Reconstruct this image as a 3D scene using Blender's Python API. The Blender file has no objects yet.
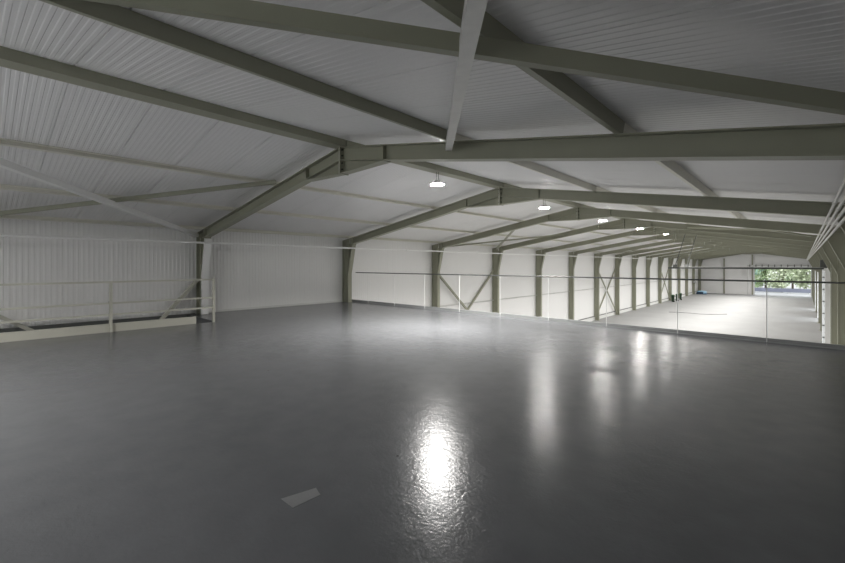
import bpy, bmesh, math, random
from mathutils import Vector, Matrix
random.seed(7)
scn = bpy.context.scene
COL = scn.collection
EYE = 5.45            # eye height above the lower hall floor
MZ = EYE - 1.66       # top of the mezzanine floor
XC = -6.95            # centre line (ridge)
XL, XR = -15.10, 1.36 # inner faces of the side walls
YB, YE = -7.0, 95.3   # back wall, end wall
SL = 0.167            # roof slope
ZR = EYE + 2.41       # rafter top at the ridge
EDGE = 11.47          # open edge of the mezzanine
def FY(n): return 6.0*n - 0.88
def zt(dx): return ZR - SL*abs(dx)

# ------------------------------------------------------------------ materials
def new_mat(name):
    m = bpy.data.materials.new(name); m.use_nodes = True
    nt = m.node_tree; b = nt.nodes['Principled BSDF']
    return m, nt, b
def paint(name, col, rough=0.5, var=0.08, scale=3.0, metal=0.0, spec=0.5, bump=0.0, bscale=60.0):
    m, nt, b = new_mat(name)
    tc = nt.nodes.new('ShaderNodeTexCoord')
    no = nt.nodes.new('ShaderNodeTexNoise'); no.inputs['Scale'].default_value = scale; no.inputs['Detail'].default_value = 5
    nt.links.new(tc.outputs['Object'], no.inputs['Vector'])
    mx = nt.nodes.new('ShaderNodeMix'); mx.data_type = 'RGBA'
    mx.inputs['A'].default_value = (*[c*(1-var) for c in col], 1)
    mx.inputs['B'].default_value = (*[min(1, c*(1+var)) for c in col], 1)
    nt.links.new(no.outputs['Fac'], mx.inputs['Factor'])
    nt.links.new(mx.outputs['Result'], b.inputs['Base Color'])
    b.inputs['Roughness'].default_value = rough
    b.inputs['Metallic'].default_value = metal
    b.inputs['Specular IOR Level'].default_value = spec
    if bump:
        n2 = nt.nodes.new('ShaderNodeTexNoise'); n2.inputs['Scale'].default_value = bscale; n2.inputs['Detail'].default_value = 3
        nt.links.new(tc.outputs['Object'], n2.inputs['Vector'])
        bp = nt.nodes.new('ShaderNodeBump'); bp.inputs['Strength'].default_value = bump; bp.inputs['Distance'].default_value = 0.004
        nt.links.new(n2.outputs['Fac'], bp.inputs['Height']); nt.links.new(bp.outputs['Normal'], b.inputs['Normal'])
    return m
M = {}
M['olive'] = paint('olive_steel_paint', (0.315, 0.318, 0.242), 0.45, 0.07, 2.0)
M['cream'] = paint('cream_rail_paint', (0.56, 0.55, 0.48), 0.45, 0.04)
M['purlin'] = paint('pale_and_lit_purlin_coating', (0.74, 0.73, 0.65), 0.45, 0.06, 2.0)
M['galv'] = paint('galvanised_steel', (0.62, 0.62, 0.60), 0.42, 0.12, 9.0, metal=0.25)
M['white'] = paint('white_paint', (0.88, 0.88, 0.87), 0.4, 0.02)
M['wall'] = paint('wall_panel_coating', (0.85, 0.845, 0.835), 0.5, 0.02, 0.5)
M['roof'] = paint('roof_liner_coating', (0.80, 0.795, 0.795), 0.33, 0.05, 0.7)
M['dark'] = paint('dark_grey_steel', (0.10, 0.105, 0.10), 0.45, 0.08)
M['bolt'] = paint('dark_bolts', (0.05, 0.055, 0.04), 0.5, 0.08)
M['kerb'] = paint('grey_kerb_paint', (0.30, 0.31, 0.31), 0.45, 0.05)
M['plinth'] = paint('plinth_concrete', (0.72, 0.72, 0.70), 0.6, 0.05)
M['patch'] = paint('floor_patch_film', (0.215, 0.218, 0.222), 0.3, 0.06, 20.0)
M['green'] = paint('dark_green_plastic', (0.010, 0.035, 0.014), 0.5, 0.1)
M['green_lid'] = paint('green_plastic', (0.05, 0.16, 0.05), 0.5, 0.1)
M['black'] = paint('black_rubber', (0.015, 0.015, 0.015), 0.6, 0.1)
M['navy'] = paint('navy_plastic', (0.02, 0.06, 0.12), 0.5, 0.1)
M['paleblue'] = paint('pale_blue_film', (0.38, 0.60, 0.78), 0.35, 0.15, 5.0)
M['asphalt'] = paint('yard_asphalt', (0.33, 0.33, 0.33), 0.9, 0.12, 1.0)
M['barrier'] = paint('blue_grey_barrier', (0.17, 0.18, 0.23), 0.6, 0.1, 1.5)
M['bark'] = paint('tree_bark', (0.10, 0.075, 0.05), 0.9, 0.3, 8.0)
M['leaf'] = paint('tree_leaves', (0.34, 0.43, 0.24), 0.6, 0.45, 1.2)
M['leafp'] = paint('pale_tree_leaves', (0.50, 0.55, 0.38), 0.6, 0.45, 1.2)
M['leafd'] = paint('blue_green_leaves', (0.26, 0.38, 0.30), 0.6, 0.45, 1.2)

def emis(name, col, s):
    m, nt, b = new_mat(name)
    b.inputs['Base Color'].default_value = (0.9, 0.9, 0.9, 1)
    b.inputs['Emission Color'].default_value = (*col, 1)
    b.inputs['Emission Strength'].default_value = s
    return m
M['lamp'] = emis('lamp_lens_glow', (1.0, 0.98, 0.945), 70.0)

def floor_mat(name, col, rough, spec):
    m, nt, b = new_mat(name)
    L = nt.links.new
    tc = nt.nodes.new('ShaderNodeTexCoord')
    def noise(scale, detail=5, dist=0.0):
        n = nt.nodes.new('ShaderNodeTexNoise'); n.inputs['Scale'].default_value = scale
        n.inputs['Detail'].default_value = detail; n.inputs['Distortion'].default_value = dist
        L(tc.outputs['Object'], n.inputs['Vector']); return n
    big, mid, fine = noise(0.35, 6, 0.6), noise(4.0, 6), noise(45.0, 4)
    mx = nt.nodes.new('ShaderNodeMix'); mx.data_type = 'RGBA'
    mx.inputs['A'].default_value = (*[c*0.86 for c in col], 1); mx.inputs['B'].default_value = (*[c*1.14 for c in col], 1)
    L(big.outputs['Fac'], mx.inputs['Factor'])
    mx2 = nt.nodes.new('ShaderNodeMix'); mx2.data_type = 'RGBA'; mx2.blend_type = 'MULTIPLY'
    mx2.inputs['Factor'].default_value = 1.0
    ramp = nt.nodes.new('ShaderNodeValToRGB')
    ramp.color_ramp.elements[0].position = 0.25; ramp.color_ramp.elements[0].color = (0.86, 0.86, 0.86, 1)
    ramp.color_ramp.elements[1].position = 0.75; ramp.color_ramp.elements[1].color = (1, 1, 1, 1)
    L(mid.outputs['Fac'], ramp.inputs['Fac'])
    L(mx.outputs['Result'], mx2.inputs['A']); L(ramp.outputs['Color'], mx2.inputs['B'])
    # scattered dark specks trodden into the coating
    vo = nt.nodes.new('ShaderNodeTexVoronoi'); vo.inputs['Scale'].default_value = 0.9
    L(tc.outputs['Object'], vo.inputs['Vector'])
    lt = nt.nodes.new('ShaderNodeMath'); lt.operation = 'LESS_THAN'; lt.inputs[1].default_value = 0.014
    L(vo.outputs['Distance'], lt.inputs[0])
    mx3 = nt.nodes.new('ShaderNodeMix'); mx3.data_type = 'RGBA'; mx3.inputs['B'].default_value = (0.04, 0.04, 0.04, 1)
    L(lt.outputs[0], mx3.inputs['Factor']); L(mx2.outputs['Result'], mx3.inputs['A'])
    b.inputs['Specular IOR Level'].default_value = spec
    L(mx3.outputs['Result'], b.inputs['Base Color'])
    rr = nt.nodes.new('ShaderNodeMapRange'); rr.inputs['To Min'].default_value = rough*0.8; rr.inputs['To Max'].default_value = rough*1.25
    L(mid.outputs['Fac'], rr.inputs['Value']); L(rr.outputs['Result'], b.inputs['Roughness'])
    ad = nt.nodes.new('ShaderNodeMath'); ad.operation = 'ADD'
    sc = nt.nodes.new('ShaderNodeMath'); sc.operation = 'MULTIPLY'; sc.inputs[1].default_value = 1.5
    m9 = noise(9.0, 4, 1.0)
    L(m9.outputs['Fac'], sc.inputs[0]); L(sc.outputs[0], ad.inputs[0]); L(fine.outputs['Fac'], ad.inputs[1])
    bp = nt.nodes.new('ShaderNodeBump'); bp.inputs['Strength'].default_value = 0.45; bp.inputs['Distance'].default_value = 0.003
    L(ad.outputs[0], bp.inputs['Height']); L(bp.outputs['Normal'], b.inputs['Normal'])
    return m, nt, b, tc, mx3
M['floor'] = floor_mat('grey_floor_coating', (0.136, 0.140, 0.148), 0.20, 0.24)[0]
m, nt, b, tc, last = floor_mat('pale_hall_floor_coating', (0.32, 0.32, 0.318), 0.6, 0.2)
M['hall'] = m

# ------------------------------------------------------------------ mesh helpers
class MB:
    def __init__(s): s.v = []; s.f = []
    def add(s, vs, fs):
        o = len(s.v); s.v += [tuple(v) for v in vs]; s.f += [[i+o for i in f] for f in fs]; return s
    def box(s, x0, x1, y0, y1, z0, z1):
        vs = [(x, y, z) for z in (z0, z1) for y in (y0, y1) for x in (x0, x1)]
        return s.add(vs, [(0,2,3,1), (4,5,7,6), (0,1,5,4), (2,6,7,3), (0,4,6,2), (1,3,7,5)])
    def prism(s, pts, y0, y1):      # polygon in XZ, thickness along Y
        n = len(pts)
        vs = [(x, y0, z) for x, z in pts] + [(x, y1, z) for x, z in pts]
        fs = [list(range(n)), list(range(2*n-1, n-1, -1))] + [(i, i+n, (i+1) % n + n, (i+1) % n) for i in range(n)]
        return s.add(vs, fs)
    def prismz(s, pts, z0, z1):     # polygon in XY
        n = len(pts)
        vs = [(x, y, z0) for x, y in pts] + [(x, y, z1) for x, y in pts]
        fs = [list(range(n-1, -1, -1)), list(range(n, 2*n))] + [(i, (i+1) % n, (i+1) % n + n, i+n) for i in range(n)]
        return s.add(vs, fs)
    def sweep(s, prof, a, b, up=(0, 0, 1)):   # closed profile (u across, w up) from a to b
        a = Vector(a); b = Vector(b); d = (b-a).normalized(); up = Vector(up)
        u = d.cross(up).normalized(); w = u.cross(d).normalized(); n = len(prof)
        vs = [a+u*p+w*q for p, q in prof] + [b+u*p+w*q for p, q in prof]
        fs = [list(range(n)), list(range(2*n-1, n-1, -1))] + [(i, i+n, (i+1) % n + n, (i+1) % n) for i in range(n)]
        return s.add(vs, fs)
    def bar(s, a, b, w, h, up=(0, 0, 1)):
        return s.sweep([(-w/2, -h/2), (w/2, -h/2), (w/2, h/2), (-w/2, h/2)], a, b, up)
    def tube(s, a, b, r, n=10):
        up = (0, 0, 1) if abs((Vector(b)-Vector(a)).normalized().z) < 0.9 else (0, 1, 0)
        return s.sweep([(r*math.cos(2*math.pi*i/n), r*math.sin(2*math.pi*i/n)) for i in range(n)], a, b, up)
    def lathe(s, prof, n=24, c=(0, 0, 0)):
        vs = []; fs = []
        for r, z in prof:
            for i in range(n):
                t = 2*math.pi*i/n; vs.append((c[0]+r*math.cos(t), c[1]+r*math.sin(t), c[2]+z))
        k = len(prof)
        for j in range(k-1):
            for i in range(n):
                fs.append((j*n+i, j*n+(i+1) % n, (j+1)*n+(i+1) % n, (j+1)*n+i))
        fs.append(list(range(n-1, -1, -1))); fs.append([(k-1)*n+i for i in range(n)])
        return s.add(vs, fs)
    def build(s, name, mat, parent=None, loc=(0, 0, 0), smooth=False, bevel=0.0):
        me = bpy.data.meshes.new(name); me.from_pydata(s.v, [], s.f); me.validate()
        bm = bmesh.new(); bm.from_mesh(me)
        bmesh.ops.recalc_face_normals(bm, faces=bm.faces)
        if bevel:
            bmesh.ops.bevel(bm, geom=bm.edges[:], offset=bevel, segments=1, affect='EDGES', clamp_overlap=True)
        bm.to_mesh(me); bm.free()
        if smooth:
            for p in me.polygons: p.use_smooth = True
        me.materials.append(mat if not isinstance(mat, str) else M[mat])
        o = bpy.data.objects.new(name, me); COL.objects.link(o); o.location = loc
        if parent: o.parent = parent
        return o
def tag(o, label=None, cat=None, group=None, kind=None):
    if label: o['label'] = label
    if cat: o['category'] = cat
    if group: o['group'] = group
    if kind: o['kind'] = kind
    return o
def empty(name, loc=(0, 0, 0), rz=0.0):
    o = bpy.data.objects.new(name, None); COL.objects.link(o); o.empty_display_size = 0.2
    o.location = loc; o.rotation_euler = (0, 0, rz); return o
def copy_tree(o, parent=None, skip=()):
    kids = [c for c in COL.objects if c.parent == o]
    c = o.copy(); COL.objects.link(c)
    if parent: c.parent = parent
    for k in kids:
        if k.name.split('.')[0] in skip: continue
        copy_tree(k, c, skip)
    return c
def struct(o, label, cat):
    return tag(o, label, cat, kind='structure')
ORD = ['zeroth', 'first', 'second', 'third', 'fourth', 'fifth', 'sixth', 'seventh', 'eighth', 'ninth', 'tenth', 'eleventh',
       'twelfth', 'thirteenth', 'fourteenth', 'fifteenth', 'sixteenth']

# ------------------------------------------------------------------ shell
# lower hall floor and mezzanine floor
f = MB().box(XL-0.3, XR+0.3, YB-0.3, YE+0.3, -0.2, 0.0).build('floor_hall', 'hall')
struct(f, 'pale coated concrete floor of the long lower hall', 'floor')
VX, VY0, VY1 = -12.52, -5.0, 4.72
f = MB().prismz([(VX, YB), (XR, YB), (XR, EDGE), (XL, EDGE), (XL, VY1), (VX, VY1)], MZ-0.25, MZ).build('floor_mezzanine', 'floor')
struct(f, 'glossy grey coated mezzanine floor in the front half of the picture', 'floor')

def rib_profile(t0, t1, period, depth, t_rib):
    pts = [(t0, 0.0)]; t = t0
    while t + period < min(t1, t_rib):
        pts += [(t+period*0.40, 0.0), (t+period*0.48, depth), (t+period*0.78, depth), (t+period*0.86, 0.0)]
        t += period
    pts.append((t1, 0.0))
    return pts
def side_wall(name, x, sgn, y0, y1, z0, z1, thick=0.15, t_rib=36.0, period=0.115):
    mb = MB(); pr = rib_profile(y0, y1, period, 0.009, t_rib); n = len(pr)
    vs = [(x+sgn*d, y, z0) for y, d in pr] + [(x+sgn*d, y, z1) for y, d in pr]
    vs += [(x-sgn*thick, y0, z0), (x-sgn*thick, y1, z0), (x-sgn*thick, y0, z1), (x-sgn*thick, y1, z1)]
    fs = [(i, i+1, n+i+1, n+i) for i in range(n-1)]
    a, b_, c, d_ = 2*n, 2*n+1, 2*n+2, 2*n+3
    fs += [(a, b_, d_, c), (0, n, c, a), (n-1, b_, d_, 2*n-1)]
    fs += [list(range(0, n)) + [b_, a], list(range(n, 2*n)) + [d_, c]]
    mb.add(vs, fs)
    return mb
zw = zt(8.15)+0.16; zwr = zt(8.31)+0.16
o = side_wall('wall_left', XL, 1, YB, YE, 0.0, zw).build('wall_left', 'wall')
struct(o, 'white ribbed cladding of the left side wall', 'wall')
# right wall with three door openings
wr = MB()
OPEN = [(30.2, 34.7, 5.15), (54.0, 58.2, 4.6), (66.6, 70.6, 4.6)]
def addmb(dst, src): dst.add(src.v, src.f)
y = YB
for a, b_, h in OPEN:
    addmb(wr, side_wall('', XR, -1, y, a, 0.0, zwr, t_rib=12.0))
    wr.box(XR, XR+0.15, a, b_, h, zwr); y = b_
addmb(wr, side_wall('', XR, -1, y, YE, 0.0, zwr, t_rib=0))
o = wr.build('wall_right', 'wall'); struct(o, 'white cladding of the right side wall with tall door openings', 'wall')
def gable(y0, y1, holes=()):
    mb = MB(); zc = lambda x: zt(x-XC)+0.15
    if not holes:
        mb.prism([(XL-0.15, 0), (XR+0.15, 0), (XR+0.15, zc(XR+0.15)), (XC, zc(XC)), (XL-0.15, zc(XL-0.15))], y0, y1)
    else:
        (hx0, hx1, h), = holes
        mb.prism([(XL-0.15, 0), (hx0, 0), (hx0, zc(hx0)), (XC, zc(XC)), (XL-0.15, zc(XL-0.15))] if hx0 > XC else
                 [(XL-0.15, 0), (hx0, 0), (hx0, zc(hx0)), (XL-0.15, zc(XL-0.15))], y0, y1)
        mb.prism([(hx0, h), (hx1, h), (hx1, zc(hx1)), (hx0, zc(hx0))], y0, y1)
        mb.prism([(hx1, 0), (XR+0.15, 0), (XR+0.15, zc(XR+0.15)), (hx1, zc(hx1))], y0, y1)
    return mb
bw = MB().prism([(XL-0.15, 0), (XR+0.15, 0), (XR+0.15, MZ+0.9), (XL-0.15, MZ+0.9)], YB-0.15, YB)
WX = [(-13.0, -10.0), (-8.4, -5.4), (-3.8, -0.8)]; W0, W1 = MZ+0.9, MZ+2.4  # unseen openings added behind the camera to brighten the mezzanine
bw.prism([(XL-0.15, W1), (XR+0.15, W1), (XR+0.15, zt(8.3)+0.15), (XC, zt(0)+0.15), (XL-0.15, zt(8.3)+0.15)], YB-0.15, YB)
xs = [XL-0.15]+[v for w_ in WX for v in w_]+[XR+0.15]
for i in range(0, len(xs), 2): bw.box(xs[i], xs[i+1], YB-0.15, YB, W0, W1)
struct(bw.build('wall_back', 'wall'), 'white gable wall behind the mezzanine', 'wall')
for i, (a, b_) in enumerate(WX):
    wf = MB().box(a, b_, YB-0.12, YB+0.02, W0, W0+0.06).box(a, b_, YB-0.12, YB+0.02, W1-0.06, W1).box(a, a+0.06, YB-0.12, YB+0.02, W0+0.06, W1-0.06).box(b_-0.06, b_, YB-0.12, YB+0.02, W0+0.06, W1-0.06)
    wf.box((a+b_)/2-0.03, (a+b_)/2+0.03, YB-0.12, YB+0.02, W0+0.06, W1-0.06)
    struct(wf.build('added_window_%d' % (i+1), 'white'), 'white framed opening added in the unseen back gable wall as fill light', 'added_window')
HX0, HX1, HH = -6.55, 0.85, EYE-0.55
o = gable(YE, YE+0.15, [(HX0, HX1, HH)]).build('wall_end', 'wall'); struct(o, 'white gable wall at the far end of the hall', 'wall')
# roof liner, two slopes, with micro ribs running down the slope and panel joints each metre
def roof(side):
    mb = MB(); pts = []; y = YB-0.15
    while y < YE:
        k = 0
        if y < 30.0:
            while k < 11:
                t = y + 0.03 + k*0.0855
                dd = 0.0045
                pts += [(t+0.022, 0.0), (t+0.032, dd), (t+0.062, dd), (t+0.072, 0.0)]; k += 1
        pts += [(y+0.985, 0.0), (y+0.988, -0.02), (y+0.997, -0.02), (y+1.0, 0.0)]   # joint groove
        y += 1.0
    pts = [(YB-0.15, 0.0)] + pts
    n = len(pts); xe = 8.62
    vs = []
    for dx in (0.0, xe):
        for yy, d in pts: vs.append((XC+side*dx, yy, zt(dx)+0.155-d))
    for dx in (0.0, xe):
        for yy in (pts[0][0], pts[-1][0]): vs.append((XC+side*dx, yy, zt(dx)+0.30))
    fs = [(i, i+1, n+i+1, n+i) for i in range(n-1)] + [(2*n, 2*n+1, 2*n+3, 2*n+2)]
    fs += [(0, n, 2*n+2, 2*n), (n-1, 2*n-1, 2*n+3, 2*n+1)]
    fs += [list(range(n)) + [2*n+1, 2*n], list(range(n, 2*n)) + [2*n+3, 2*n+2]]
    return mb.add(vs, fs)
o = roof(-1).build('ceiling_left', 'roof'); struct(o, 'white ribbed roof panels of the left slope', 'ceiling')
o = roof(1).build('ceiling_right', 'roof'); struct(o, 'white ribbed roof panels of the right slope', 'ceiling')
# plinths along the hall walls, kerbs of the mezzanine
o = MB().box(XL+0.01, XL+0.06, EDGE+0.2, YE, 0.0, 0.32).build('baseboard_left', 'plinth'); struct(o, 'pale plinth along the foot of the left hall wall', 'plinth')
o = MB().box(XL+0.01, XL+0.045, EDGE+0.2, YE, 0.32, 0.40).build('trim_1', 'dark'); struct(o, 'dark flashing line above the left plinth', 'trim')
# steel kerb of the mezzanine edge
kb = MB().box(XL+0.02, XR, EDGE, EDGE+0.012, MZ-0.25, MZ+0.085).box(XL+0.02, XR, EDGE-0.06, EDGE, MZ, MZ+0.012)
kb.box(XL+0.02, XR, EDGE+0.012, EDGE+0.05, MZ+0.073, MZ+0.085)
o = kb.build('trim_2', 'kerb'); struct(o, 'dark grey steel kerb along the open edge of the mezzanine', 'kerb')
kb = MB().box(VX-0.015, VX, VY0, VY1-0.55, MZ-0.25, MZ+0.20).box(VX-0.08, VX-0.015, VY0, VY1-0.55, MZ+0.185, MZ+0.20)
o = kb.build('trim_3', 'cream'); struct(o, 'cream steel toe beam along the floor opening by the left wall', 'kerb')
o = MB().box(XL+0.01, XL+0.10, YB, FY(1)-0.15, MZ-0.20, MZ+0.02).build('trim_4', 'dark'); struct(o, 'dark strip on the left wall behind the floor opening', 'trim')  # dark strip along the left wall at mezzanine floor level
# skirting flashing where mezzanine meets the left wall
o = MB().box(XL+0.01, XL+0.035, FY(1)+0.12, FY(2)-0.12, MZ, MZ+0.07).build('baseboard_left_mezzanine', 'plinth'); struct(o, 'pale flashing at the foot of the left wall on the mezzanine', 'plinth')

# ------------------------------------------------------------------ portal frames
FW = 0.10    # half flange width
def mir(pts, s): return [(s*x, z) for x, z in pts]
def strip(mb, p, q, t=0.016, w=FW):
    (x0, z0), (x1, z1) = p, q
    return mb.bar((x0, 0, z0), (x1, 0, z1), w*2 if False else 2*w, t, up=(-(z1-z0), 0, (x1-x0))) if False else mb.add(*plate(p, q, t, w))
def plate(p, q, t, w):
    (x0, z0), (x1, z1) = p, q
    L = math.hypot(x1-x0, z1-z0); nx, nz = -(z1-z0)/L*t/2, (x1-x0)/L*t/2
    c = [(x0-nx, z0-nz), (x1-nx, z1-nz), (x1+nx, z1+nz), (x0+nx, z0+nz)]
    vs = [(x, -w, z) for x, z in c] + [(x, w, z) for x, z in c]
    return vs, [(0,1,2,3), (7,6,5,4), (0,4,5,1), (1,5,6,2), (2,6,7,3), (3,7,4,0)]
KX, HBZ = 7.40, EYE-0.40
KB = zt(KX)-0.28
def make_frame():
    root = empty('portal_frame', (XC, FY(1), 0))
    for s in (-1, 1):
        xi, xo = (7.70, 8.10) if s < 0 else (7.93, 8.27)
        c = MB().prism(mir([(xo-0.02, 0.02), (xi+0.02, 0.02), (xi+0.02, zt(xi)-0.02), (xo-0.02, zt(xo)-0.02)], s), -0.006, 0.006)
        strip(c, (s*xi, 0.02), (s*xi, KB)); strip(c, (s*xo, 0.02), (s*xo, zt(xo))); strip(c, (s*xo, zt(xo)-0.008), (s*KX, zt(KX)-0.008))
        co = c.build('column', 'olive', root)
        MB().box(s*(xi+xo)/2-0.28, s*(xi+xo)/2+0.28, -0.16, 0.16, 0.0, 0.02).build('base_plate', 'olive', co)
        h = MB().prism(mir([(xi-0.01, HBZ), (xi-0.01, zt(xi)-0.03), (KX, zt(KX)-0.03), (KX, KB)], s), -0.006, 0.006)
        strip(h, (s*xi, HBZ), (s*KX, KB)); strip(h, (s*(xi-0.01), KB+0.01), (s*KX, KB+0.01), 0.012, 0.09)
        h.build('haunch', 'olive', co)
        if s < 0:  # pale strip stands for light caught by the first frame's inner flange
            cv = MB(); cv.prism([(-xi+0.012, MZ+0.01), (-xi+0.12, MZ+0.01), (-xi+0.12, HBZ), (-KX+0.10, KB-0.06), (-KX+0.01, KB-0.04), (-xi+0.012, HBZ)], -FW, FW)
            cv.build('lit_flange_strip', 'white', co)['label'] = 'pale strip painting the light on the inner face of the column'
        MB().box(s*KX-0.018, s*KX+0.018, -FW-0.01, FW+0.01, KB-0.04, zt(KX)+0.0).build('end_plate', 'olive', co)
        r = MB().prism(mir([(0.0, zt(0)-0.01), (0.0, zt(0)-0.275), (KX, KB+0.005), (KX, zt(KX)-0.01)], s), -0.006, 0.006)
        strip(r, (0, zt(0)-0.008), (s*KX, zt(KX)-0.008)); strip(r, (0, zt(0)-0.272), (s*KX, KB+0.008))
        ro = r.build('rafter', 'olive', root)
        MB().box(s*1.3-0.006, s*1.3+0.006, -FW+0.01, FW-0.01, zt(1.3)-0.27, zt(1.3)-0.015).build('stiffener', 'olive', ro)
        a = MB().prism(mir([(0.0, zt(0)-0.27), (0.0, zt(0)-0.54), (1.32, zt(1.32)-0.28), (1.3, zt(1.3)-0.27)], s), -0.006, 0.006)
        strip(a, (0, zt(0)-0.54), (s*1.32, zt(1.32)-0.285))
        a.build('apex_haunch', 'olive', ro)
        pl = MB().box(min(0, s*0.018), max(0, s*0.018), -FW-0.01, FW+0.01, zt(0)-0.56, zt(0)-0.005).build('splice_plate', 'cream' if s < 0 else 'olive', root)
        for z in (0.07, 0.19, 0.34, 0.47):
            for yy in (-0.065, 0.065):
                MB().tube((s*0.018, yy, zt(0)-z), (s*0.055, yy, zt(0)-z), 0.017, 6).build('bolt', 'bolt', pl)
    return root
F1 = make_frame()
GF = 'portal frames along the hall'
def frame_label(n):
    if n == 1: return 'olive steel portal frame crossing over the mezzanine floor, nearest of the row'
    if n == 2: return 'olive steel portal frame at the open edge of the mezzanine'
    if n == 3: return 'olive steel portal frame just beyond the mezzanine edge, third of the row'
    if n == 16: return 'pale looking steel portal frame against the far end wall'
    return '%s steel portal frame of the row counted from the mezzanine' % ORD[n]
tag(F1, frame_label(1), 'portal frame', GF)
for n in range(2, 17):
    c = copy_tree(F1, skip=('bolt', 'lit_flange_strip') if n > 5 else ('lit_flange_strip',))
    c.location = (XC, FY(n), 0); c['label'] = frame_label(n)

# ------------------------------------------------------------------ purlins
def channel(h, w, t, s=1):   # C profile, web at u=0, flanges towards +u*s, bottom at w=0
    p = [(0, 0), (w, 0), (w, t), (t, t), (t, h-t), (w, h-t), (w, h), (0, h)]
    return [(s*a, b_) for a, b_ in p]
ROWS = [(-7.8, 'eaves purlin over the left wall'), (-5.35, 'second purlin left of the ridge'), (-2.85, 'first purlin left of the ridge'), (-0.05, 'ridge purlin'),
        (2.9, 'first purlin right of the ridge'), (5.4, 'second purlin right of the ridge'), (7.8, 'eaves purlin over the right wall')]
def purlin_mesh(dx, y0, y1):
    s = 1 if dx < 0 else -1
    wd = 0.07
    if abs(dx) < 1:
        return MB().sweep([(-0.15, 0), (0.13, 0), (0.13, 0.145), (-0.15, 0.145)], (0, y0, 0), (0, y1, 0))
    return MB().sweep(channel(0.148 if dx > 0 else 0.10, wd if abs(dx) > 1 else 0.11, 0.009, s if True else 1), (0, y0, 0), (0, y1, 0), up=(math.copysign(SL, dx) if abs(dx) > 1 else 0, 0, 1))
for dx, nm in ROWS:
    z = zt(dx)+(0.001 if dx > -1 else 0.049)
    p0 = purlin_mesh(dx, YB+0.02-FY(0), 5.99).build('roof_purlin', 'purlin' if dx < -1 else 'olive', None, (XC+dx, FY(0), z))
    tag(p0, 'pale steel %s, in the roof bay above the mezzanine railing' % nm if dx == -7.8 else '%s steel %s, ending on the nearest portal frame' % ('pale' if dx < -1 else 'olive', nm), 'purlin', 'roof purlins')
    p1 = None
    for n in range(1, 16):
        if p1 is None:
            p1 = purlin_mesh(dx, 0.01, 5.99).build('roof_purlin', 'purlin' if abs(dx) > 1 else 'olive', None, (XC+dx, FY(n), z)); q = p1  # right rows turn pale from here on: lamp light put into their colour
        else:
            q = p1.copy(); COL.objects.link(q); q.location = (XC+dx, FY(n), z)
        tag(q, '%s between the %s and %s portal frames' % (nm, ORD[n], ORD[n+1] if n < 15 else 'end'), 'purlin', 'roof purlins')

# ------------------------------------------------------------------ roof bracing
def rp(dx, y, dz): return (XC+dx, y, zt(dx)+dz)
def angle(w, t): return [(-w/2, 0), (w/2, 0), (w/2, t), (-w/2+t, t), (-w/2+t, w), (-w/2, w)]
def brace(prof, a, b_, mat, label, group='roof braces', name='roof_brace'):
    o = MB().sweep(prof, a, b_).build(name, mat); return tag(o, label, 'brace', group)
def lerp(a, b_, t): return tuple(a[i]+(b_[i]-a[i])*t for i in range(3))
chA = channel(0.125, 0.065, 0.008, -1)
A0, A1 = rp(2.49, -0.85, -0.135), rp(7.55, 4.54, -0.135)
tA = 0.56
brace(chA, A0, lerp(A0, A1, tA), 'olive', 'dark olive roof brace running from the top left towards the ridge, crossing the picture top')
brace(chA, lerp(A0, A1, tA+0.005), A1, 'olive', 'dark olive roof brace from the galvanised strut to the right edge')
B0, B1 = rp(7.9, -0.78, -0.155), rp(2.88, 4.995, -0.155)
brace(angle(0.10, 0.009), B0, B1, 'galv', 'pale galvanised strut crossing under the olive brace at the top centre', )
C0, C1 = rp(-2.25, -0.75, -0.155), rp(-8.0, 5.0, -0.155)
brace([(-u, w) for u, w in angle(0.12, 0.009)][::-1], C0, C1, 'white', 'pale roof brace slanting down to the left column head of the nearest frame')  # white colour stands in for hall light falling on this brace
D0, D1 = rp(-7.9, -0.35, -0.05), rp(-2.45, 4.93, -0.05)
brace(channel(0.10, 0.06, 0.008, 1), D0, D1, 'olive', 'olive roof brace at the far left crossing above the pale one')
for n in (3, 7, 11):
    for s, sn in ((-1, 'left'), (1, 'right')):
        for k in (0, 1):
            a = rp(s*(7.75 if k else 2.9), FY(n)+0.12, -0.12-0.09*k); b_ = rp(s*(2.9 if k else 7.75), FY(n+1)-0.12, -0.12-0.09*k)
            brace(angle(0.08, 0.008), a, b_, 'olive', 'thin %s slope roof brace, %s of its crossing pair beyond the %s portal frame' % (sn, 'lower' if k else 'upper', ORD[n]))

# ------------------------------------------------------------------ wall bracing
XW = -14.87
shs = lambda w: [(-w/2, -w/2), (w/2, -w/2), (w/2, w/2), (-w/2, w/2)]
brace(shs(0.10), (XW, 5.0, EYE-0.50), (XW, 0.95, EYE-5.2), 'cream', 'cream wall brace rising to the left column behind the railing', 'wall braces', 'wall_brace')
brace(shs(0.09), (XW-0.11, -0.9, EYE-0.40), (XW-0.11, 5.0, EYE-4.65), 'cream', 'cream wall brace slanting down at the far left edge behind the kerb', 'wall braces', 'wall_brace')
for n in (3, 7, 11):
    brace(shs(0.10), (XW, FY(n)+0.12, EYE-0.45), (XW, FY(n+1)-0.12, 0.25), 'olive', 'wall brace falling away from the %s portal frame on the left wall' % ORD[n], 'wall braces', 'wall_brace')
    brace(shs(0.10), (XW-0.12, FY(n)+0.12, 0.25), (XW-0.12, FY(n+1)-0.12, EYE-0.45), 'olive', 'wall brace rising to the %s portal frame on the left wall' % ORD[n+1], 'wall braces', 'wall_brace')

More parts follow.
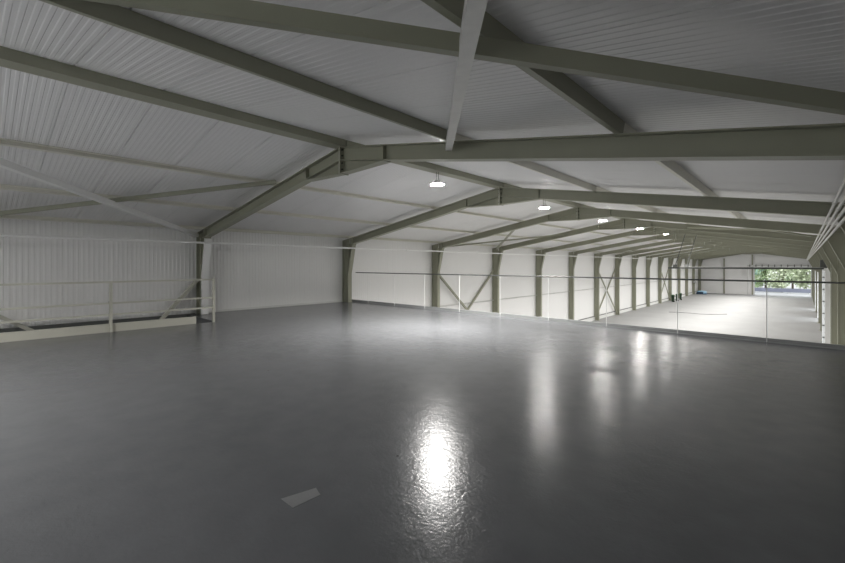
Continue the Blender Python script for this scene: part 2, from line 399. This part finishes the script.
# ------------------------------------------------------------------ railings
gr = empty('guard_railing', (VX-0.05, 2.2, MZ)); tag(gr, 'cream steel guard railing beside the floor opening at the left wall', 'railing')
X0 = 0.09
for i, yy in enumerate((-2.6, -0.2, 2.22, 4.62)):
    MB().box(X0-0.03, X0+0.03, yy-2.2-0.03, yy-2.2+0.03, 0.0, 1.21 if i < 3 else 1.27).build('post', 'cream', gr)
for z in (0.43, 0.71, 1.23):
    MB().bar((X0, -4.8, z), (X0, 2.40, z), 0.04, 0.045).build('rail', 'cream', gr)
for yy, z in ((2.22, 0.72), (2.22, 0.43)):
    MB().box(X0-0.045, X0-0.02, yy-2.2-0.04, yy-2.2+0.04, z-0.03, z+0.03).build('clamp', 'dark', gr)
er = empty('edge_railing', (XC, EDGE-0.10, MZ)); tag(er, 'thin railing with a dark top rail along the open mezzanine edge', 'railing')
MB().tube((XL+0.55-XC, 0, 1.305), (XR-0.05-XC, 0, 1.305), 0.019, 12).build('top_rail', 'dark', er, smooth=False)['label'] = 'dark grey round top rail'
for i in range(10):
    px = 1.06 - 1.64*i
    MB().box(px-XC-0.007, px-XC+0.007, -0.007, 0.007, 0.012, 1.29).build('post', 'white', er)

# ------------------------------------------------------------------ pipes and conduits
def pipe(name, pts, r, mat, label, cat, group=None, coll=(), cr=None):
    root = empty(name, pts[0]); mb = MB(); o0 = Vector(pts[0])
    for a, b_ in zip(pts, pts[1:]): mb.tube(Vector(a)-o0, Vector(b_)-o0, r, 10)
    mb.build('pipe', mat, root)
    for c in coll:
        c = Vector(c)-o0; MB().tube(c-Vector((0, 0.06, 0)), c+Vector((0, 0.06, 0)), cr or r*1.5, 10).build('coupling', mat, root)
    for c in coll[::1]:
        pass
    return tag(root, label, cat, group)
xp, zp = -14.17, EYE+0.70
pipe('water_pipe', [(xp, YB+0.05, zp), (xp, 60.0, zp)], 0.033, 'white', 'long white pipe running below the eaves past the left columns', 'pipe',
     coll=[(xp, yy, zp) for yy in (2.05, 8.1, 14.2, 20.1, 26.1, 32.1, 38.1)])
pipe('wall_conduit', [(-15.03, 12.0, EYE-2.35), (-15.03, YE-0.1, EYE-2.35)], 0.03, 'galv', 'thin horizontal conduit along the left hall wall behind the columns', 'pipe',
     coll=[(-15.03, 6.0*k+2.1, EYE-2.35) for k in range(2, 9)])
for i, (x, z, nm) in enumerate(((0.30, 0.82, 'topmost'), (0.345, 0.765, 'second from the top'), (0.38, 0.70, 'third from the top'), (0.405, 0.62, 'lowest'))):
    pipe('cable_conduit', [(x, 1.0, EYE+z), (x, YE-0.3, EYE+z)], 0.019, 'galv', 'pale conduit along the right eaves, %s of the four' % nm, 'conduit', 'conduits under the right eaves',
         coll=[(x, 6.0*k+1.7+0.3*i, EYE+z) for k in range(1, 5)], cr=0.026)

# ------------------------------------------------------------------ pendant lamps
def make_lamp():
    r = empty('pendant_lamp', (XC-0.04, FY(1)+3.0, ZR))
    zl = -0.33
    sh = MB().lathe([(0.03, zl+0.115), (0.07, zl+0.11), (0.085, zl+0.065), (0.16, zl+0.045), (0.192, zl+0.02), (0.192, zl+0.000)], 28).build('lamp_shade', 'white', r)
    MB().lathe([(0.180, zl+0.012), (0.178, zl-0.012), (0.15, zl-0.02), (0.08, zl-0.028), (0.01, zl-0.030)], 28).build('lens', 'lamp', r)['label'] = 'glowing white lens'
    for s in (-1, 1):
        MB().tube((s*0.035, 0.0, zl+0.10), (s*0.035, 0.0, 0.0), 0.007, 8).build('stem', 'dark', r)
    return r
lamp = make_lamp(); GL = 'pendant lamps under the ridge'
for n in list(range(1, 15)) + [-1]:  # the last one is unseen, added behind the camera as fill light
    l = lamp if n == 1 else copy_tree(lamp)
    l.location = (XC-0.04, FY(n)+3.0, ZR)
    W_, sp = (152.0, 138) if n == 1 else (70.0, 142) if n == 2 else (24.0, 175) if n > 0 else (84.0, 175)
    la = bpy.data.lights.new('lamp_beam', 'AREA'); la.shape = 'DISK'; la.size = 0.28; la.energy = W_; la.color = (1.0, 0.98, 0.945); la.spread = math.radians(sp)
    lo = bpy.data.objects.new('lamp_beam', la); COL.objects.link(lo); lo.location = (0, 0, -0.375); lo.parent = l
    tag(l, {1: 'glowing pendant lamp over the mezzanine floor, nearest of the row', -1: 'unseen fill lamp added by the back wall behind the mezzanine'}.get(n, 'glowing round pendant lamp, %s of the row under the ridge' % ORD[n]), 'lamp', GL)

# ------------------------------------------------------------------ side door with overhead tracks
def track(y, label):
    r = empty('door_track', (0.9, y, EYE-0.22)); tag(r, label, 'door track', 'overhead door tracks')
    MB().sweep([(-0.03, -0.05), (0.03, -0.05), (0.03, -0.04), (-0.02, -0.04), (-0.02, 0.04), (0.03, 0.04), (0.03, 0.05), (-0.03, 0.05)], (-7.5, 0, 0), (0.02, 0, 0)).build('rail', 'dark' if y < 32 else 'galv', r)
    MB().bar((-7.1, 0, 0.05), (-6.45, 0, ZR-SL*1.3-EYE+0.22+1.45*0), 0.035, 0.035, up=(0, 1, 0)).build('hanger', 'dark', r)
    MB().box(-7.2, -6.98, -0.06, 0.06, 0.05, 0.22).build('stop_block', 'dark', r)
    MB().bar((-0.02, 0, 0.05), (-0.02, 0, 0.70), 0.035, 0.035, up=(0, 1, 0)).build('hanger', 'dark', r)
    MB().box(-0.06, 0.02, -0.035, 0.035, -EYE+0.24, -0.05).build('upright', 'galv', r)
    for k in range(7):
        z = -0.55-0.72*k
        MB().box(-0.09, 0.10, -0.10, -0.035, z-0.04, z+0.04).build('bracket', 'dark', r)
    return r
track(31.0, 'dark overhead door track hanging at eye level, nearer of the pair')
track(34.55, 'pale overhead door track hanging behind the dark one')
sh = empty('door_winch', (0.78, 32.6, EYE+0.02)); tag(sh, 'dark winding gear of the side door beside the right wall', 'door gear')
MB().tube((0, -1.2, 0), (0, 1.4, 0), 0.06, 14).build('drum', 'dark', sh)
MB().box(-0.14, 0.14, -1.55, -1.2, -0.18, 0.22).build('motor', 'dark', sh)
MB().tube((0, -1.37, 0.22), (0, -1.37, 0.40), 0.05, 10).build('motor_cap', 'dark', sh)
MB().box(0.06, 0.415, 1.4, 1.46, -0.12, 0.12).build('mount', 'dark', sh)
def opening_frame(name, x0, y0, y1, h, label):
    mb = MB().box(x0, XR+0.16, y0-0.10, y0, 0, h+0.1).box(x0, XR+0.16, y1, y1+0.10, 0, h+0.1).box(x0, XR+0.16, y0, y1, h, h+0.1)
    return struct(mb.build(name, 'white'), label, 'door opening')
opening_frame('door_1', 0.80, *OPEN[0], 'white lined tall door opening in the right wall under the tracks')
opening_frame('door_2', 1.0, *OPEN[1], 'white lined door opening halfway along the right wall')
opening_frame('door_3', 1.0, *OPEN[2], 'white lined door opening in the right wall nearest the end wall')
# end opening, lintel and posts
fr = MB().box(HX0-0.12, HX0, YE-0.06, YE+0.16, 0, HH+0.12).box(HX1, HX1+0.16, YE-0.06, YE+0.16, 0, HH+0.12).box(HX0, HX1, YE-0.06, YE+0.16, HH, HH+0.12)
struct(fr.build('door_4', 'white'), 'white frame of the wide opening in the far end wall', 'door opening')
ro = empty('roller_shutter', ((HX0+HX1)/2, YE-0.75, HH+0.30)); tag(ro, 'grey rolled up shutter above the far end opening', 'roller shutter')
MB().box(HX0-ro.location.x-0.95, HX0-ro.location.x-0.85, -0.2, 0.2, -HH-0.30, 0.2).build('side_post', 'galv', ro)
MB().tube((HX0-ro.location.x-0.85, 0, 0), (HX1-ro.location.x, 0, 0), 0.17, 16).build('shutter_roll', 'galv', ro)
for k in range(10):
    x = HX0-0.6+k*0.85-ro.location.x
    MB().box(x-0.06, x+0.06, -0.2, 0.2, -0.19, 0.23).build('bracket', 'dark', ro)
for x, lb in ((-11.0, 'slim post on the far end wall left of the opening'), (-6.85, 'slim post at the left jamb of the end opening')):
    p = MB().box(x-0.10, x+0.10, YE-0.22, YE-0.21, 0, zt(x-XC)-0.6).box(x-0.10, x+0.10, YE-0.02, YE-0.01, 0, zt(x-XC)-0.6).box(x-0.006, x+0.006, YE-0.21, YE-0.02, 0, zt(x-XC)-0.6)
    tag(p.build('gable_post', 'olive'), lb, 'post', 'gable posts')
# ------------------------------------------------------------------ small things in the hall
def make_bin():
    r = empty('wheeled_bin', (-13.95, 68.6, 0))
    b_ = MB(); lo, hi = (0.13, 0.16), (0.17, 0.20)
    vs = [(-lo[0], -lo[1], 0.06), (lo[0], -lo[1], 0.06), (lo[0], lo[1], 0.06), (-lo[0], lo[1], 0.06), (-hi[0], -hi[1], 0.98), (hi[0], -hi[1], 0.98), (hi[0], hi[1], 0.98), (-hi[0], hi[1], 0.98)]
    b_.add(vs, [(3,2,1,0), (4,5,6,7), (0,1,5,4), (1,2,6,5), (2,3,7,6), (3,0,4,7)])
    b_.box(-0.12, -0.07, -0.11, 0.11, 0.0, 0.07)
    b_.build('body', 'green', r, bevel=0.012)
    MB().add([(-0.19, -0.22, 0.98), (0.19, -0.22, 0.98), (0.19, 0.22, 0.98), (-0.19, 0.22, 0.98), (-0.15, -0.17, 1.06), (0.14, -0.17, 1.06), (0.14, 0.17, 1.06), (-0.15, 0.17, 1.06)],
             [(3,2,1,0), (4,5,6,7), (0,1,5,4), (1,2,6,5), (2,3,7,6), (3,0,4,7)]).build('lid', 'green_lid', r, bevel=0.01)
    for s in (-1, 1): MB().tube((0.10, s*0.165, 0.09), (0.10, s*0.205, 0.09), 0.09, 14).build('wheel', 'black', r)
    MB().tube((0.20, -0.16, 0.95), (0.20, 0.16, 0.95), 0.018, 8).build('handle', 'black', r)
    return r
bn = make_bin()
for i, (x, y, lb) in enumerate(((-13.95, 68.6, 'nearest of the three'), (-13.9, 70.9, 'middle of the three'), (-13.9, 73.3, 'farthest of the three'))):
    o = bn if i == 0 else copy_tree(bn)
    o.location = (x, y, 0); o.rotation_euler = (0, 0, 0.1*i)
    tag(o, 'dark green upright bin by the left hall wall, %s' % lb, 'bin', 'green bins')
pal = empty('wrapped_bale', (-13.8, 90.6, 0)); tag(pal, 'low bale under pale blue film on a dark base in the far left corner', 'bale')
MB().box(-0.8, 0.8, -0.6, 0.6, 0.0, 0.12).build('base', 'navy', pal)
me = bmesh.new(); bmesh.ops.create_icosphere(me, subdivisions=3, radius=1.0)
rnd = random.Random(3)
for v in me.verts:
    v.co = Vector((max(-0.85, min(0.85, v.co.x*1.0))*0.85, max(-0.8, min(0.8, v.co.y))*0.7, 0.12+max(0, v.co.z+0.5)*0.36)) + Vector((rnd.uniform(-.02, .02),)*3)
d = bpy.data.meshes.new('film'); me.to_mesh(d); me.free(); d.materials.append(M['paleblue'])
fo = bpy.data.objects.new('film_cover', d); COL.objects.link(fo); fo.parent = pal
MB().box(-0.72, 0.30, -0.66, -0.60, 0.14, 0.42).build('dark_panel', 'navy', pal)['label'] = 'dark navy front panel'
bx = empty('switch_box', (-14.7, FY(15)-0.25, EYE-3.2)); tag(bx, 'small dark box fixed to the last left column near the end wall', 'switch box')
MB().box(-0.16, 0.16, -0.10, 0.12, -0.22, 0.22).build('casing', 'dark', bx, bevel=0.01)
MB().box(-0.10, 0.10, -0.115, -0.10, -0.15, 0.15).build('cover', 'galv', bx)
# long tyre scuff on the hall floor and the patch on the mezzanine floor
def ground(px, py, z):
    f_, cx, hy, th = 412.0, 422.5, 264.5, math.radians(42.8)
    dd = f_*(EYE-z)/(py-hy); rr = (px-cx)/f_*dd
    return (-dd*math.sin(th)+rr*math.cos(th), dd*math.cos(th)+rr*math.sin(th))
q = [ground(*p, MZ) for p in ((281, 499), (316, 488), (320.5, 495), (293, 508))]
o = MB().prismz(q[::-1], MZ+0.0003, MZ+0.0022).build('floor_patch', 'patch'); tag(o, 'pale rectangular patch stuck on the grey floor in the foreground', 'patch')
pts = [ground(*p, 0.0) for p in ((669, 312.2), (680, 312.6), (690, 313.3), (700, 314.2), (712, 314.6), (727, 314.3))]
mb = MB()
for a, b_ in zip(pts, pts[1:]): mb.tube((a[0], a[1], 0.022), (b_[0], b_[1], 0.022), 0.022, 8)
tag(mb.build('floor_scuff', 'dark'), 'dark tyre scuff curving across the lower hall floor', 'scuff')

# ------------------------------------------------------------------ outside
o = MB().box(-60, 60, YE+0.3, 190, -0.25, -0.05).box(XR+0.3, 60, YB-20, YE+0.3, -0.25, -0.05).build('ground_yard', 'asphalt'); struct(o, 'pale asphalt yard outside the openings', 'ground')
br = empty('yard_barrier', (-4, 104, -0.05)); tag(br, 'low blue grey barrier outside the far end opening', 'barrier')
MB().box(-16, 14, -0.12, 0.12, 0.25, 0.95).build('panel', 'barrier', br)
for k in range(11): MB().box(-15.5+k*2.9-0.06, -15.5+k*2.9+0.06, -0.06, 0.06, 0.0, 0.25).build('post', 'galv', br)
def make_tree(seed, h, w, mat):
    rn = random.Random(seed); r = empty('broadleaf_tree', (0, 0, -0.05))
    t = MB(); pts = [Vector((0, 0, 0)), Vector((rn.uniform(-.2, .2), 0, h*0.3)), Vector((rn.uniform(-.4, .4), 0.2, h*0.62))]
    for i, (a, b_) in enumerate(zip(pts, pts[1:])): t.tube(a, b_, 0.20-0.06*i, 8)
    for k in range(5):
        t.tube(pts[1].lerp(pts[2], 0.2+0.18*k), pts[2]+Vector((rn.uniform(-w, w)*.5, rn.uniform(-w, w)*.4, rn.uniform(0, h*.2))), 0.05, 6)
    t.build('trunk', 'bark', r)
    mb = MB(); cl = [Vector((rn.gauss(0, w*.36), rn.gauss(0, w*.3), h*rn.uniform(.12, 1.0))) for _ in range(46)]
    for c in cl:
        for _ in range(50):
            p = c + Vector((rn.gauss(0, .5), rn.gauss(0, .5), rn.gauss(0, .42)))
            n = Vector((rn.gauss(0, 1), rn.gauss(0, 1), rn.gauss(0, 1)+.5)).normalized(); u = n.orthogonal().normalized(); v = n.cross(u); s = rn.uniform(.16, .34)
            mb.add([p-u*s, p-v*s*.6+n*.03, p+u*s, p+v*s*.6+n*.03], [(0, 1, 2, 3)])
    mb.build('crown', mat, r)
    return r
TR = [(-14, 113, 8.5, 2.8, 'leaf', 'tree'), (-9.2, 109, 7.5, 2.2, 'leafd', ''), (-6.2, 117, 9, 2.6, 'leaf', ''), (-3.2, 108, 8, 2.0, 'leafp', ''), (0.2, 116, 8, 2.6, 'leafp', ''), (3.4, 108, 7, 2.2, 'leaf', ''), (8.0, 115, 9, 2.8, 'leafp', '')]
ords = ['leftmost', 'second from the left', 'third from the left', 'middle one', 'third from the right', 'second from the right', 'rightmost']
for i, (x, y, h, w, mt, _) in enumerate(TR):
    t = make_tree(20+i, h, w, mt); t.location = (x, y, -0.05)
    tag(t, '%s leafy tree of the row outside the end opening, %s' % ({'leaf': 'green', 'leafd': 'blue green', 'leafp': 'pale green'}[mt], ords[i]), 'tree', 'trees outside the end opening')

for i, (x, y, h, w, mt, lb) in enumerate(((-8.4, 127, 10, 2.6, 'leafp', 'standing farther back, behind the left of the row'), (-1.9, 126, 10, 2.6, 'leaf', 'standing farther back, behind the middle of the row'), (4.8, 127, 10, 2.6, 'leafp', 'standing farther back, behind the right of the row'))):
    t = make_tree(60+i, h, w, mt); t.location = (x, y, -0.05)
    tag(t, 'tall leafy tree %s' % lb, 'tree', 'trees outside the end opening')

# ------------------------------------------------------------------ world, camera
w = bpy.data.worlds.new('World'); scn.world = w; w.use_nodes = True
bg = w.node_tree.nodes['Background']; bg.inputs['Color'].default_value = (0.92, 0.96, 1.0, 1); bg.inputs['Strength'].default_value = 1.1
cam = bpy.data.cameras.new('Camera'); co = bpy.data.objects.new('Camera', cam); COL.objects.link(co)
co.location = (0, 0, EYE); co.rotation_euler = (math.radians(90), 0, math.radians(42.8))
cam.sensor_width = 36.0; cam.lens = 412.0/845.0*36.0; cam.shift_y = -17.0/845.0; cam.clip_start = 0.05; cam.clip_end = 400
scn.camera = co
vs = scn.view_settings; vs.view_transform = 'Standard'; vs.look = 'None'; vs.gamma = 1.0; vs.use_curve_mapping = False; vs.exposure = 1.52
